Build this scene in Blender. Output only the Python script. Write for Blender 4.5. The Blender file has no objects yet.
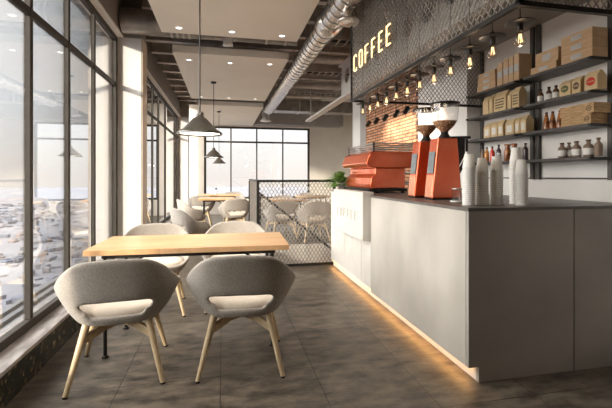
import bpy, math, random
from mathutils import Vector, Matrix
random.seed(7)
SC = bpy.context.scene
COL = SC.collection
PI = math.pi

# ------------------------------------------------------------------ materials
def mat(name, col, rough=0.6, metal=0.0, col2=None, scale=6.0, bump=0.0, bscale=40.0, spec=0.5,
        stretch=(1, 1, 1), detail=4.0, coat=0.0, emit=None, estr=0.0, sheen=0.0, ramp=(0.35, 0.65)):
    m = bpy.data.materials.new(name); m.use_nodes = True
    nt = m.node_tree; b = nt.nodes['Principled BSDF']
    b.inputs['Base Color'].default_value = (*col, 1)
    b.inputs['Roughness'].default_value = rough
    b.inputs['Metallic'].default_value = metal
    b.inputs['Specular IOR Level'].default_value = spec
    b.inputs['Coat Weight'].default_value = coat
    b.inputs['Sheen Weight'].default_value = sheen
    if emit:
        b.inputs['Emission Color'].default_value = (*emit, 1)
        b.inputs['Emission Strength'].default_value = estr
    tc = nt.nodes.new('ShaderNodeTexCoord'); mp = nt.nodes.new('ShaderNodeMapping')
    mp.inputs['Scale'].default_value = stretch
    nt.links.new(tc.outputs['Object'], mp.inputs['Vector'])
    if col2:
        n = nt.nodes.new('ShaderNodeTexNoise'); n.inputs['Scale'].default_value = scale
        n.inputs['Detail'].default_value = detail
        nt.links.new(mp.outputs['Vector'], n.inputs['Vector'])
        r = nt.nodes.new('ShaderNodeValToRGB')
        r.color_ramp.elements[0].position = ramp[0]; r.color_ramp.elements[1].position = ramp[1]
        r.color_ramp.elements[0].color = (*col, 1); r.color_ramp.elements[1].color = (*col2, 1)
        nt.links.new(n.outputs['Fac'], r.inputs['Fac'])
        nt.links.new(r.outputs['Color'], b.inputs['Base Color'])
    if bump:
        n2 = nt.nodes.new('ShaderNodeTexNoise'); n2.inputs['Scale'].default_value = bscale
        nt.links.new(mp.outputs['Vector'], n2.inputs['Vector'])
        bp = nt.nodes.new('ShaderNodeBump'); bp.inputs['Strength'].default_value = bump
        bp.inputs['Distance'].default_value = 0.01
        nt.links.new(n2.outputs['Fac'], bp.inputs['Height'])
        nt.links.new(bp.outputs['Normal'], b.inputs['Normal'])
    return m

def glass_mat(name, tint=(1, 1, 1), rough=0.0, base=0.04, gain=1.0):
    m = bpy.data.materials.new(name); m.use_nodes = True
    nt = m.node_tree; nt.nodes.clear()
    out = nt.nodes.new('ShaderNodeOutputMaterial')
    mix = nt.nodes.new('ShaderNodeMixShader')
    tr = nt.nodes.new('ShaderNodeBsdfTransparent'); tr.inputs['Color'].default_value = (*tint, 1)
    gl = nt.nodes.new('ShaderNodeBsdfGlossy'); gl.inputs['Roughness'].default_value = rough
    ge = nt.nodes.new('ShaderNodeNewGeometry'); dt = nt.nodes.new('ShaderNodeVectorMath'); dt.operation = 'DOT_PRODUCT'
    nt.links.new(ge.outputs['Normal'], dt.inputs[0]); nt.links.new(ge.outputs['Incoming'], dt.inputs[1])
    def mth(op, a, b=None):
        n = nt.nodes.new('ShaderNodeMath'); n.operation = op
        for i, v in enumerate((a, b)):
            if v is None: continue
            if isinstance(v, (int, float)): n.inputs[i].default_value = v
            else: nt.links.new(v, n.inputs[i])
        return n.outputs[0]
    sch = mth('ADD', mth('MULTIPLY', mth('POWER', mth('SUBTRACT', 1.0, mth('ABSOLUTE', dt.outputs['Value'])), 5.0), 1 - base), base)
    mu = nt.nodes.new('ShaderNodeMath'); mu.operation = 'MULTIPLY'; mu.inputs[1].default_value = gain
    mu.use_clamp = True
    nt.links.new(sch, mu.inputs[0])
    nt.links.new(mu.outputs[0], mix.inputs['Fac'])
    nt.links.new(tr.outputs[0], mix.inputs[1]); nt.links.new(gl.outputs[0], mix.inputs[2])
    nt.links.new(mix.outputs[0], out.inputs['Surface'])
    return m

def brick_mat(name, c1, c2, mortar, bw, bh, ms, rough, axis='X', scale=1.0, offset=0.5, freq=2, bumpd=0.4,
              noise=None, shift=(0, 0, 0), squash=1.0):
    """tiles/bricks: axis tells which object plane carries the pattern"""
    m = bpy.data.materials.new(name); m.use_nodes = True
    nt = m.node_tree; b = nt.nodes['Principled BSDF']; b.inputs['Roughness'].default_value = rough
    tc = nt.nodes.new('ShaderNodeTexCoord'); sep = nt.nodes.new('ShaderNodeSeparateXYZ')
    com = nt.nodes.new('ShaderNodeCombineXYZ')
    mp = nt.nodes.new('ShaderNodeMapping'); mp.inputs['Location'].default_value = shift
    nt.links.new(tc.outputs['Object'], mp.inputs['Vector'])
    nt.links.new(mp.outputs['Vector'], sep.inputs['Vector'])
    a, c = {'X': ('Y', 'Z'), 'Y': ('X', 'Z'), 'Z': ('X', 'Y')}[axis]
    nt.links.new(sep.outputs[a], com.inputs['X']); nt.links.new(sep.outputs[c], com.inputs['Y'])
    br = nt.nodes.new('ShaderNodeTexBrick')
    br.offset = offset; br.offset_frequency = freq; br.squash = squash
    br.inputs['Scale'].default_value = 1.0
    br.inputs['Brick Width'].default_value = bw; br.inputs['Row Height'].default_value = bh
    br.inputs['Mortar Size'].default_value = ms; br.inputs['Mortar Smooth'].default_value = 0.2
    br.inputs['Color1'].default_value = (*c1, 1); br.inputs['Color2'].default_value = (*c2, 1)
    br.inputs['Mortar'].default_value = (*mortar, 1)
    nt.links.new(com.outputs['Vector'], br.inputs['Vector'])
    last = br.outputs['Color']
    if noise:
        (nlo, nhi, nscale, nstretch) = noise
        mp2 = nt.nodes.new('ShaderNodeMapping'); mp2.inputs['Scale'].default_value = nstretch
        nt.links.new(tc.outputs['Object'], mp2.inputs['Vector'])
        n = nt.nodes.new('ShaderNodeTexNoise'); n.inputs['Scale'].default_value = nscale
        n.inputs['Detail'].default_value = 8; n.inputs['Roughness'].default_value = 0.65
        nt.links.new(mp2.outputs['Vector'], n.inputs['Vector'])
        mr = nt.nodes.new('ShaderNodeMapRange')
        mr.inputs['From Min'].default_value = 0.3; mr.inputs['From Max'].default_value = 0.7
        mr.inputs['To Min'].default_value = nlo; mr.inputs['To Max'].default_value = nhi
        nt.links.new(n.outputs['Fac'], mr.inputs['Value'])
        mx = nt.nodes.new('ShaderNodeMix'); mx.data_type = 'RGBA'; mx.blend_type = 'MULTIPLY'
        mx.inputs['Factor'].default_value = 1.0
        nt.links.new(last, mx.inputs[6]); nt.links.new(mr.outputs[0], mx.inputs[7])
        last = mx.outputs[2]
        rr = nt.nodes.new('ShaderNodeMapRange')
        rr.inputs['To Min'].default_value = rough - 0.12; rr.inputs['To Max'].default_value = rough + 0.15
        nt.links.new(n.outputs['Fac'], rr.inputs['Value'])
        nt.links.new(rr.outputs[0], b.inputs['Roughness'])
    nt.links.new(last, b.inputs['Base Color'])
    bp = nt.nodes.new('ShaderNodeBump'); bp.inputs['Strength'].default_value = bumpd
    bp.inputs['Distance'].default_value = 0.01; bp.invert = True
    nt.links.new(br.outputs['Fac'], bp.inputs['Height'])
    nt.links.new(bp.outputs['Normal'], b.inputs['Normal'])
    return m

M = {}
M['floor'] = brick_mat('slate_floor', (.086, .069, .051), (.112, .091, .069), (.024, .02, .017), .585, .585, .0028, .42,
                       'Z', offset=0.0, bumpd=0.35, noise=(.1, 1.95, 5.0, (1, 2.2, 1)), shift=(.015, -.15, 0))
M['brick'] = brick_mat('brick', (.60, .26, .13), (.80, .42, .23), (.16, .10, .075), .21, .049, .009, .85,
                       'X', bumpd=1.0, noise=(.55, 1.35, 9, (1, 1, 1)))
M['white_wall'] = mat('white_wall', (.80, .77, .73), .75, col2=(.84, .81, .78), scale=3, bump=.05)
M['cream_wall'] = mat('cream_wall', (.74, .68, .60), .75, col2=(.79, .73, .65), scale=3, bump=.05)
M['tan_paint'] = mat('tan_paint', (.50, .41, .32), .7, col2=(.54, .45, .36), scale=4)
M['brown_paint'] = mat('brown_paint', (.25, .22, .195), .65, col2=(.29, .255, .225), scale=4, bump=.03)
M['grey_paint'] = mat('grey_paint', (.34, .315, .29), .65, col2=(.38, .35, .325), scale=4, bump=.03)
M['panel'] = mat('ceiling_panel_paint', (.84, .78, .67), .7, col2=(.87, .81, .70), scale=2)
M['slab'] = mat('soffit_concrete', (.42, .39, .36), .8, col2=(.52, .48, .44), scale=3, bump=.1)
M['frame'] = mat('window_metal', (.055, .048, .041), .6, 0, col2=(.065, .058, .05), scale=10, spec=.2)
M['stone_sill'] = mat('sill_stone', (.25, .215, .20), .4, col2=(.58, .53, .50), scale=22, stretch=(1, .25, 1), detail=8)
M['granite'] = mat('dark_granite', (.012, .017, .012), .22, col2=(.20, .15, .08), scale=30, detail=9, ramp=(.52, .72))
M['glass'] = glass_mat('window_glass', (.97, .98, .98), gain=3.0)
M['clear'] = glass_mat('clear_glass', (.96, .95, .94), gain=1.0, base=.06)
M['bulb'] = glass_mat('bulb_glass', (.93, .88, .80), gain=1.8)
M['black'] = mat('black_metal', (.022, .020, .019), .4, .5, col2=(.03, .027, .025), scale=20)
M['mesh_metal'] = mat('mesh_metal', (.27, .245, .22), .5, .2, col2=(.34, .31, .28), scale=8)
M['shelf_metal'] = mat('shelf_metal', (.085, .078, .074), .5, .4, col2=(.11, .10, .095), scale=12)
M['duct'] = mat('galvanised_duct', (.66, .62, .57), .26, .85, col2=(.82, .78, .73), scale=9, bump=.15, bscale=14)
M['dark_duct'] = mat('dark_duct', (.22, .20, .18), .38, .6, col2=(.40, .37, .33), scale=5, bump=.2, bscale=8)
M['pipe'] = mat('ceiling_pipe', (.50, .46, .42), .5, .2, col2=(.66, .61, .56), scale=6)
M['white_steel'] = mat('painted_steel', (.60, .56, .52), .5, .1, col2=(.66, .62, .58), scale=6)
M['oak'] = brick_mat('oak_boards', (.60, .35, .17), (.72, .44, .23), (.42, .23, .10), .55, .045, .0009, .34,
                     'Z', offset=.37, bumpd=.06, noise=(.82, 1.12, 9, (1, 9, 1)))
M['ash'] = mat('ash_wood', (.44, .32, .18), .45, col2=(.53, .40, .25), scale=14, stretch=(6, 6, 1), detail=6)
M['fabric'] = mat('chair_fabric', (.32, .282, .245), .95, col2=(.43, .382, .333), scale=120, bump=.5, bscale=340, sheen=.2, spec=.1)
M['cushion'] = mat('chair_cushion', (.70, .60, .49), .95, col2=(.78, .68, .57), scale=150, bump=.4, bscale=300, sheen=.2, spec=.1)
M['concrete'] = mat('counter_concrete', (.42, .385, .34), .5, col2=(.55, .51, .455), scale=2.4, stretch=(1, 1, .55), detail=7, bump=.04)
M['concrete_shaded'] = mat('shaded_counter_concrete', (.36, .33, .30), .5, col2=(.44, .40, .365), scale=2.0, stretch=(.7, 1, 1), detail=7, bump=.04)  # darker copy of the counter concrete, shade put into its colour
M['pale_panel'] = mat('pale_panel', (.60, .56, .51), .55, col2=(.66, .62, .57), scale=5, bump=.05)
M['worktop'] = mat('dark_worktop', (.10, .085, .075), .38, col2=(.15, .13, .115), scale=7, detail=6)
M['copper'] = mat('copper_enamel', (.82, .135, .045), .22, .68, col2=(.88, .20, .085), scale=4, coat=.6, bump=.03, bscale=5)
M['copper_front'] = mat('copper_front', (.86, .36, .20), .24, .7, col2=(.92, .42, .24), scale=4, coat=.4)
M['steel'] = mat('brushed_steel', (.55, .53, .50), .3, .9, col2=(.65, .62, .6), scale=20)
M['screen'] = mat('grey_display', (.17, .19, .20), .3, col2=(.22, .24, .25), scale=20)
M['beans'] = mat('coffee_beans', (.13, .055, .025), .6, col2=(.62, .33, .17), scale=75, bump=1.0, bscale=90)
M['paper_white'] = mat('paper_cup', (.80, .78, .75), .6, col2=(.84, .82, .79), scale=6)
M['paper_rim'] = mat('paper_cup_rim', (.76, .74, .71), .6)
M['card'] = mat('cardboard', (.60, .40, .23), .8, col2=(.68, .47, .29), scale=8, stretch=(1, 1, 4))
M['kraft'] = mat('kraft_paper', (.66, .49, .27), .8, col2=(.74, .57, .34), scale=9, bump=.3, bscale=25)
M['label'] = mat('grey_label', (.62, .62, .62), .7, col2=(.50, .50, .51), scale=60)
M['white_label'] = mat('white_label', (.80, .78, .74), .7)
M['ink'] = mat('printed_ink', (.07, .05, .035), .8)
M['wood_crate'] = mat('crate_wood', (.42, .25, .11), .7, col2=(.68, .46, .25), scale=16, stretch=(1, 1.2, 9), detail=6)
M['brown_glass'] = mat('brown_bottle', (.12, .06, .035), .25, col2=(.17, .09, .055), scale=9, coat=.3)
M['stone_bottle'] = mat('stone_bottle', (.22, .15, .105), .5, col2=(.27, .19, .14), scale=9)
M['amber'] = mat('amber_syrup', (.62, .24, .03), .2, coat=.5)
M['red'] = mat('red_syrup', (.75, .035, .02), .2, coat=.5)
M['plum'] = mat('dark_syrup', (.045, .03, .04), .2, coat=.5)
M['tortoise'] = mat('amber_glass_pattern', (.13, .04, .015), .25, col2=(.62, .22, .06), scale=22, coat=.4)
M['logo_green'] = mat('logo_green', (.13, .15, .06), .8)
M['logo_brown'] = mat('logo_brown', (.14, .09, .06), .8)
M['logo_red'] = mat('logo_red', (.62, .06, .035), .8)
M['leaf'] = mat('leaf', (.10, .22, .035), .5, col2=(.22, .40, .07), scale=9)
M['pot'] = mat('plant_pot', (.45, .42, .38), .7)
M['shade'] = mat('lamp_enamel', (.085, .074, .062), .28, .3, col2=(.10, .09, .075), scale=6, coat=.4)
M['shade_in'] = mat('lamp_inside', (.85, .82, .78), .5)
M['glow'] = mat('lamp_glow', (1, 1, 1), .5, emit=(1, .93, .82), estr=5)
M['spotglow'] = mat('downlight_glow', (1, 1, 1), .5, emit=(1, .95, .86), estr=1.6)
M['filament'] = mat('filament', (1, .7, .4), .5, emit=(1, .66, .34), estr=1.2)
M['neon'] = mat('neon_letter', (1, .9, .7), .5, emit=(1, .72, .32), estr=.68)
M['led'] = mat('led_strip', (1, .7, .4), .5, emit=(1, .50, .14), estr=3)
M['white_trim'] = mat('white_trim', (.80, .76, .70), .6, col2=(.83, .79, .74), scale=5)
M['deck'] = mat('terrace_slats', (.17, .17, .18), .6, col2=(.24, .24, .25), scale=6, stretch=(1, .2, 1))
M['deck_dark'] = mat('terrace_base', (.16, .16, .17), .7)
M['ground'] = mat('far_ground', (.19, .19, .215), .9, col2=(.25, .245, .26), scale=.012, detail=8)
M['city_a'] = mat('city_hazed_pale', (.25, .24, .25), .9, col2=(.18, .18, .21), scale=.12, detail=6)  # distance haze is painted into these pale, low-contrast city colours
M['city_b'] = mat('city_roof_red', (.25, .20, .19), .9)
M['city_c'] = mat('city_hazed_blue', (.17, .185, .23), .9)
M['wellwall'] = mat('stairwell_plaster', (.74, .70, .64), .8)
M['tread'] = mat('stair_stone', (.20, .18, .16), .6)

# ------------------------------------------------------------------ builders
class MB:
    def __init__(s): s.v = []; s.f = []; s.sm = []
    def add(s, vs, fs, smooth=False):
        o = len(s.v); s.v += [tuple(v) for v in vs]
        for f in fs: s.f.append(tuple(i + o for i in f)); s.sm.append(smooth)
        return s
    def box(s, x0, x1, y0, y1, z0, z1):
        vs = [(x, y, z) for z in (z0, z1) for y in (y0, y1) for x in (x0, x1)]
        return s.add(vs, [(0, 2, 3, 1), (4, 5, 7, 6), (0, 1, 5, 4), (2, 6, 7, 3), (0, 4, 6, 2), (1, 3, 7, 5)])
    def cbox(s, c, d, rz=0):
        vs = []
        ca, sa = math.cos(rz), math.sin(rz)
        for z in (-1, 1):
            for y in (-1, 1):
                for x in (-1, 1):
                    px, py = x * d[0] / 2, y * d[1] / 2
                    vs.append((c[0] + px * ca - py * sa, c[1] + px * sa + py * ca, c[2] + z * d[2] / 2))
        return s.add(vs, [(0, 2, 3, 1), (4, 5, 7, 6), (0, 1, 5, 4), (2, 6, 7, 3), (0, 4, 6, 2), (1, 3, 7, 5)])
    def bar(s, p, q, w, h, up=(0, 0, 1)):
        p, q = Vector(p), Vector(q); d = (q - p).normalized(); up = Vector(up)
        a = d.cross(up)
        if a.length < 1e-4: a = d.cross(Vector((0, 1, 0)))
        a.normalize(); b = a.cross(d).normalized()
        vs = []
        for e in (p, q):
            for i, j in ((-1, -1), (1, -1), (1, 1), (-1, 1)):
                vs.append(e + a * (i * w / 2) + b * (j * h / 2))
        return s.add(vs, [(0, 1, 2, 3), (7, 6, 5, 4), (0, 4, 5, 1), (1, 5, 6, 2), (2, 6, 7, 3), (3, 7, 4, 0)])
    def tube(s, p, q, r0, r1=None, n=12, caps=True):
        if r1 is None: r1 = r0
        p, q = Vector(p), Vector(q); d = (q - p).normalized()
        a = d.cross(Vector((0, 0, 1)))
        if a.length < 1e-4: a = Vector((1, 0, 0))
        a.normalize(); b = d.cross(a)
        vs = []
        for e, r in ((p, r0), (q, r1)):
            for i in range(n):
                t = 2 * PI * i / n
                vs.append(e + a * (r * math.cos(t)) + b * (r * math.sin(t)))
        s.add(vs, [(i, (i + 1) % n, n + (i + 1) % n, n + i) for i in range(n)], True)
        if caps: s.add(vs, [tuple(range(n))[::-1], tuple(range(n, 2 * n))])
        return s
    def path(s, pts, r, n=8):
        for a, b in zip(pts, pts[1:]): s.tube(a, b, r, r, n)
        return s
    def lathe(s, prof, c=(0, 0, 0), n=24, closed_bottom=False, closed_top=False):
        vs = []
        for (r, z) in prof:
            for i in range(n):
                t = 2 * PI * i / n
                vs.append((c[0] + r * math.cos(t), c[1] + r * math.sin(t), c[2] + z))
        fs = []
        for k in range(len(prof) - 1):
            for i in range(n):
                j = (i + 1) % n
                fs.append((k * n + i, k * n + j, (k + 1) * n + j, (k + 1) * n + i))
        s.add(vs, fs, True)
        if closed_bottom: s.add(vs[:n], [tuple(range(n))[::-1]])
        if closed_top: s.add(vs[-n:], [tuple(range(n))])
        return s
    def prism(s, poly, axis, a0, a1):
        """polygon in the plane across `axis`, extruded from a0 to a1"""
        n = len(poly); vs = []
        for a in (a0, a1):
            for (u, w) in poly:
                vs.append({'X': (a, u, w), 'Y': (u, a, w), 'Z': (u, w, a)}[axis])
        return s.add(vs, [tuple(range(n))[::-1], tuple(range(n, 2 * n))] +
                     [(i, (i + 1) % n, n + (i + 1) % n, n + i) for i in range(n)])
    def build(s, name, m, parent=None, loc=None, bev=0, seg=2, sub=0):
        off = Vector((0, 0, 0))
        if parent is not None:
            r = parent
            while r.parent: r = r.parent
            off = Vector(r.location)
        elif loc is not None: off = Vector(loc)
        me = bpy.data.meshes.new(name)
        me.from_pydata([tuple(Vector(v) - off) for v in s.v], [], s.f)
        for p, sm in zip(me.polygons, s.sm): p.use_smooth = sm
        me.materials.append(m); me.validate(); me.update()
        o = bpy.data.objects.new(name, me); COL.objects.link(o)
        if parent is not None: o.parent = parent
        elif loc is not None: o.location = loc
        import bmesh
        bm = bmesh.new(); bm.from_mesh(me); bmesh.ops.recalc_face_normals(bm, faces=bm.faces[:]); bm.to_mesh(me); bm.free()
        if bev:
            b = o.modifiers.new('Bevel', 'BEVEL'); b.width = bev; b.segments = seg; b.limit_method = 'ANGLE'
            b.harden_normals = False
        if sub:
            b = o.modifiers.new('Subdivision', 'SUBSURF'); b.levels = sub; b.render_levels = sub
        return o

def tag(o, label, cat, group=None, kind=None):
    o['label'] = label; o['category'] = cat
    if group: o['group'] = group
    if kind: o['kind'] = kind
    return o
def empty(name, loc, label=None, cat=None, group=None, rz=0):
    o = bpy.data.objects.new(name, None); COL.objects.link(o)
    o.location = loc; o.rotation_euler = (0, 0, rz); o.empty_display_size = .1
    if label: tag(o, label, cat, group)
    return o
def struct(o, label=None, cat=None):
    o['kind'] = 'structure'
    if label: o['label'] = label; o['category'] = cat or 'wall'
    return o
def dup(root, loc=None, rz=None, label=None, group=None):
    def cp(o, par):
        c = o.copy(); COL.objects.link(c)
        if par is not None: c.parent = par
        for ch in list(o.children): cp(ch, c)
        return c
    r = cp(root, None)
    if loc is not None: r.location = loc
    if rz is not None: r.rotation_euler = (0, 0, rz)
    if label: r['label'] = label
    if group: r['group'] = group
    return r

# ------------------------------------------------------------------ setting
H_SLAB = 3.62
YN, YB = -1.6, 13.0
WX = -1.30
# floor with the stairwell opening
fl = MB()
for (x0, x1, y0, y1) in ((-1.6, 5.0, YN, 5.42), (-1.6, .52, 5.42, 7.02), (2.5, 5.0, 5.42, 7.02), (-1.6, 5.0, 7.02, YB + .2)):
    fl.box(x0, x1, y0, y1, -.16, 0)
struct(fl.build('floor', M['floor']), 'dark brown slate tile floor', 'floor')
# stairwell walls
sw = MB()
sw.box(.40, 2.62, 7.02, 7.12, -2.6, -.161); sw.box(.40, .50, 5.42, 7.02, -2.6, -.161)
sw.box(.40, 2.62, 5.32, 5.42, -2.6, -.161); sw.box(2.52, 2.62, 5.42, 7.02, -2.6, -.161); sw.box(.40, 2.62, 5.32, 7.12, -2.7, -2.6)
struct(sw.build('wall_stairwell', M['wellwall']), 'pale plaster walls of the sunken stairwell', 'wall')
struct(MB().box(.521, 2.499, 7.005, 7.0195, -.158, -.001).build('trim_9', M['wellwall']), 'pale fascia on the far edge of the stairwell', 'trim')
# left low wall and sill
struct(MB().box(-1.42, -1.15, YN, 12.3, 0, .19).build('wall_left', M['granite'], bev=.004), 'low dark granite wall under the left windows', 'wall')
struct(MB().box(-1.42, -1.138, YN, 5.2, .19, .215).build('trim_1', M['stone_sill'], bev=.004), 'pale veined stone sill under the near windows', 'sill')
struct(MB().box(-1.42, -1.138, 5.5, 11.88, .19, .215).build('trim_2', M['stone_sill'], bev=.004), 'pale stone sill under the far left windows', 'sill')
# pillars: lower plaster, upper painted
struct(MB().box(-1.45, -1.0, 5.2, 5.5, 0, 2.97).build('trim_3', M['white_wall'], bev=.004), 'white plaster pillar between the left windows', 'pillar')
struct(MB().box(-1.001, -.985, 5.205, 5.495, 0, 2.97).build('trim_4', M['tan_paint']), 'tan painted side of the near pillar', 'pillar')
struct(MB().box(-1.45, -1.0, 5.2, 5.5, 2.97, H_SLAB).build('trim_5', M['brown_paint'], bev=.004), 'brown painted top of the near pillar', 'pillar')
struct(MB().box(-1.45, -1.0, 11.88, 12.3, 0, 2.97).build('trim_6', M['white_wall'], bev=.004), 'white plaster pillar by the far corner', 'pillar')
struct(MB().box(-1.45, -1.0, 11.88, 12.3, 2.97, H_SLAB).build('trim_7', M['brown_paint'], bev=.004), 'brown painted top of the far pillar', 'pillar')
# headers over the left windows; sunlight on their underside is painted as a white strip
for k, (a, b) in enumerate(((YN, 5.2), (5.5, 11.88))):
    struct(MB().box(-1.45, -1.21, a, b, 2.99, H_SLAB).build('wall_left_header' if k == 0 else 'wall_left_header', M['brown_paint']),
           ('brown header wall above the near left window', 'brown header wall above the far left window')[k], 'wall')
    struct(MB().box(-1.45, -1.205, a, b, 2.965, 2.99).build('trim_%d' % (10 + k), M['white_trim']),
           ('sunlit underside of the near header, painted as a white strip', 'sunlit underside of the far header, painted as a white strip')[k], 'trim')

def window(name, axis, pos, a0, a1, z0, z1, mulls, transoms, depth=.045, w=.042, label='', thick=()):  # noqa
    """axis X: pane in the plane X=pos running along Y"""
    root = empty(name, (pos, (a0 + a1) / 2, z0) if axis == 'X' else ((a0 + a1) / 2, pos, z0))
    struct(root, label, 'window')
    def bx(u0, u1, v0, v1, d=depth):
        m = MB()
        return m.box(pos - d / 2, pos + d / 2, u0, u1, v0, v1) if axis == 'X' else m.box(u0, u1, pos - d / 2, pos + d / 2, v0, v1)
    f = MB()
    for (u0, u1, v0, v1) in ((a0, a1, z0, z0 + .06), (a0, a1, z1 - .06, z1), (a0, a0 + .07, z0 + .06, z1 - .06), (a1 - .07, a1, z0 + .06, z1 - .06)):
        t = bx(u0, u1, v0, v1, depth * 1.2); f.add(t.v, t.f)
    f.build('window_frame', M['frame'], root, bev=.004)
    for u in mulls:
        ww = .11 if u in thick else w
        bx(u - ww / 2, u + ww / 2, z0 + .06, z1 - .06).build('mullion', M['frame'], root, bev=.005)
    for v in transoms:
        edges = [a0 + .07] + sorted(mulls) + [a1 - .07]
        t = MB()
        for i in range(len(edges) - 1):
            e0 = edges[i] + (w / 2 if i else 0); e1 = edges[i + 1] - (w / 2 if i < len(edges) - 2 else 0)
            q = bx(e0, e1, v - .028, v + .028, depth * .8); t.add(q.v, q.f)
        t.build('transom', M['frame'], root, bev=.004)
    bx(a0 + .01, a1 - .01, z0 + .01, z1 - .01, .008).build('glass_pane', M['glass'], root)
    return root
struct(MB().box(-1.45, -1.16, YN, 1.75, .2155, 2.96).build('wall_left_near', M['white_wall']), 'white wall left of the camera before the windows', 'wall')
window('window_1', 'X', WX, 1.75, 5.2, .215, 2.965, [4.35, 3.67, 3.0, 2.33], [2.37], label='tall near window wall with dark metal mullions')
window('window_2', 'X', WX, 5.5, 11.88, .215, 2.965, [6.4, 7.07, 7.74, 8.43, 9.4, 11.1], [2.37], label='far left window wall beyond the white pillar', thick=(9.4,))
window('window_3', 'Y', YB + .05, -.6, 2.90, .5, 2.87, [.256, 1.10, 1.975], [2.37], label='gridded window in the far end wall')
# back wall around its window
bw = MB()
bw.box(-1.5, -.6, YB, YB + .2, 0, H_SLAB); bw.box(2.90, 5.0, YB, YB + .2, 0, H_SLAB)
bw.box(-.6, 2.90, YB, YB + .2, 0, .5); bw.box(-.6, 2.90, YB, YB + .2, 2.87, H_SLAB)
struct(bw.build('wall_back', M['cream_wall']), 'cream far end wall', 'wall')
struct(MB().box(1.0, 3.95, 12.55, YB - .001, 2.92, H_SLAB - .001).build('trim_12', M['grey_paint']), 'grey bulkhead above the far window', 'trim')
# right hand walls
struct(MB().box(2.8, 2.95, YN, 3.83, 0, H_SLAB).build('wall_right', M['white_wall']), 'white wall behind the shelves', 'wall')
struct(MB().box(2.626, 5.0, 3.83, 4.93, 0, H_SLAB).build('wall_right_pier', M['white_wall'], bev=.003), 'white pier left of the shelves', 'wall')
struct(MB().box(2.60, 5.0, 4.93, 6.87, 0, H_SLAB).build('wall_brick', M['brick']), 'orange brick wall behind the coffee machine', 'wall')
struct(MB().box(2.626, 5.0, 6.87, 7.25, 0, H_SLAB).build('wall_right_strip', M['grey_paint']), 'grey wall strip beyond the bricks', 'wall')
struct(MB().box(2.626, 5.0, 7.25, 7.7, 0, H_SLAB).build('wall_right_end', M['white_wall']), 'white wall end beyond the bricks', 'wall')
struct(MB().box(5.0, 5.15, 3.83, YB + .2, 0, H_SLAB).build('wall_far_right', M['cream_wall']), 'cream wall of the far room', 'wall')
struct(MB().box(-1.6, 2.95, YN - .15, YN - .001, 0, H_SLAB).build('wall_rear', M['cream_wall']), 'cream wall behind the camera', 'wall')
# ceiling slab with ribs
cs = MB().box(-1.6, 5.15, YN, YB + .2, H_SLAB, H_SLAB + .2)
struct(cs.build('ceiling', M['slab']), 'dark concrete ceiling slab', 'ceiling')
for k, y in enumerate([i * .62 + .3 for i in range(20)]):
    j = MB()
    j.box(-1.2, 2.55 if 3.5 < y < 7.8 else 2.75, y - .05, y + .05, H_SLAB - .03, H_SLAB - .001)
    j.box(-1.2, 2.55 if 3.5 < y < 7.8 else 2.75, y - .012, y + .012, H_SLAB - .22, H_SLAB - .03)
    j.box(-1.2, 2.55 if 3.5 < y < 7.8 else 2.75, y - .05, y + .05, H_SLAB - .25, H_SLAB - .22)
    struct(j.build('ceiling_joist', M['pipe']), 'steel ceiling joist, number %d from the near end' % (k + 1), 'joist')
# dropped plaster panels
PANELS = ((-.69, .89, YN, 4.72), (-.66, .91, 5.45, 8.62), (-.60, .95, 9.35, 12.97))
for k, (x0, x1, y0, y1) in enumerate(PANELS):
    struct(MB().box(x0, x1, y0, y1, 2.9, 3.0).build('ceiling', M['panel'], bev=.003),
           ('nearest dropped beige ceiling panel', 'middle dropped beige ceiling panel', 'farthest dropped beige ceiling panel')[k], 'ceiling')
    hg = MB()
    for x in (x0 + .1, x1 - .1):
        for y in (max(y0, 0) + .3, (max(y0, 0) + y1) / 2, y1 - .3): hg.tube((x, y, 3.0), (x, y, H_SLAB), .006, n=6)
    struct(hg.build('trim_%d' % (20 + k), M['pipe']), 'thin rods holding ceiling panel %d' % (k + 1), 'trim')
# soffit over the service side
struct(MB().box(2.02, 2.8, .6, 3.83, 2.614, 2.9).build('trim_30', M['grey_paint'], bev=.003), 'grey soffit above the shelves', 'soffit')

# ------------------------------------------------------------------ downlights
DL = [(-.48, 4.547), (.10, 4.547), (.68, 4.555), (-.473, 5.772), (.10, 5.80), (.677, 5.75), (-.48, 2.3), (.10, 2.3), (.68, 2.3), (-.45, 8.4), (.12, 8.4), (.68, 8.4)]
DLN = ['left downlight near the ceiling gap, nearest panel', 'middle downlight near the ceiling gap, nearest panel', 'right downlight near the ceiling gap, nearest panel',
       'left downlight at the near edge of the middle panel', 'middle downlight at the near edge of the middle panel', 'right downlight at the near edge of the middle panel',
       'left downlight over the near table', 'middle downlight over the near table', 'right downlight over the near table',
       'left downlight at the far edge of the middle panel', 'middle downlight at the far edge of the middle panel', 'right downlight at the far edge of the middle panel']
d0 = empty('downlight', (0, 0, 0), 'x', 'ceiling light', 'downlights in the ceiling panels')
MB().lathe([(.036, 0), (.048, -.006), (.05, 0), (.05, .004)], n=20).build('trim_ring', M['white_trim'], d0)
MB().lathe([(.001, -.002), (.024, -.002), (.035, .002)], n=20).build('lens', M['spotglow'], d0)
for k, (x, y) in enumerate(DL):
    o = d0 if k == 0 else dup(d0)
    o.location = (x, y, 2.899); o['label'] = 'small round white recessed ' + DLN[k]
    L = bpy.data.lights.new('downlight_lamp', 'SPOT'); L.energy = 12; L.spot_size = 1.9; L.spot_blend = .8
    L.color = (1, .92, .82); L.shadow_soft_size = .05
    lo = bpy.data.objects.new('downlight_lamp', L); COL.objects.link(lo); lo.location = (x, y, 2.885)

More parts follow.
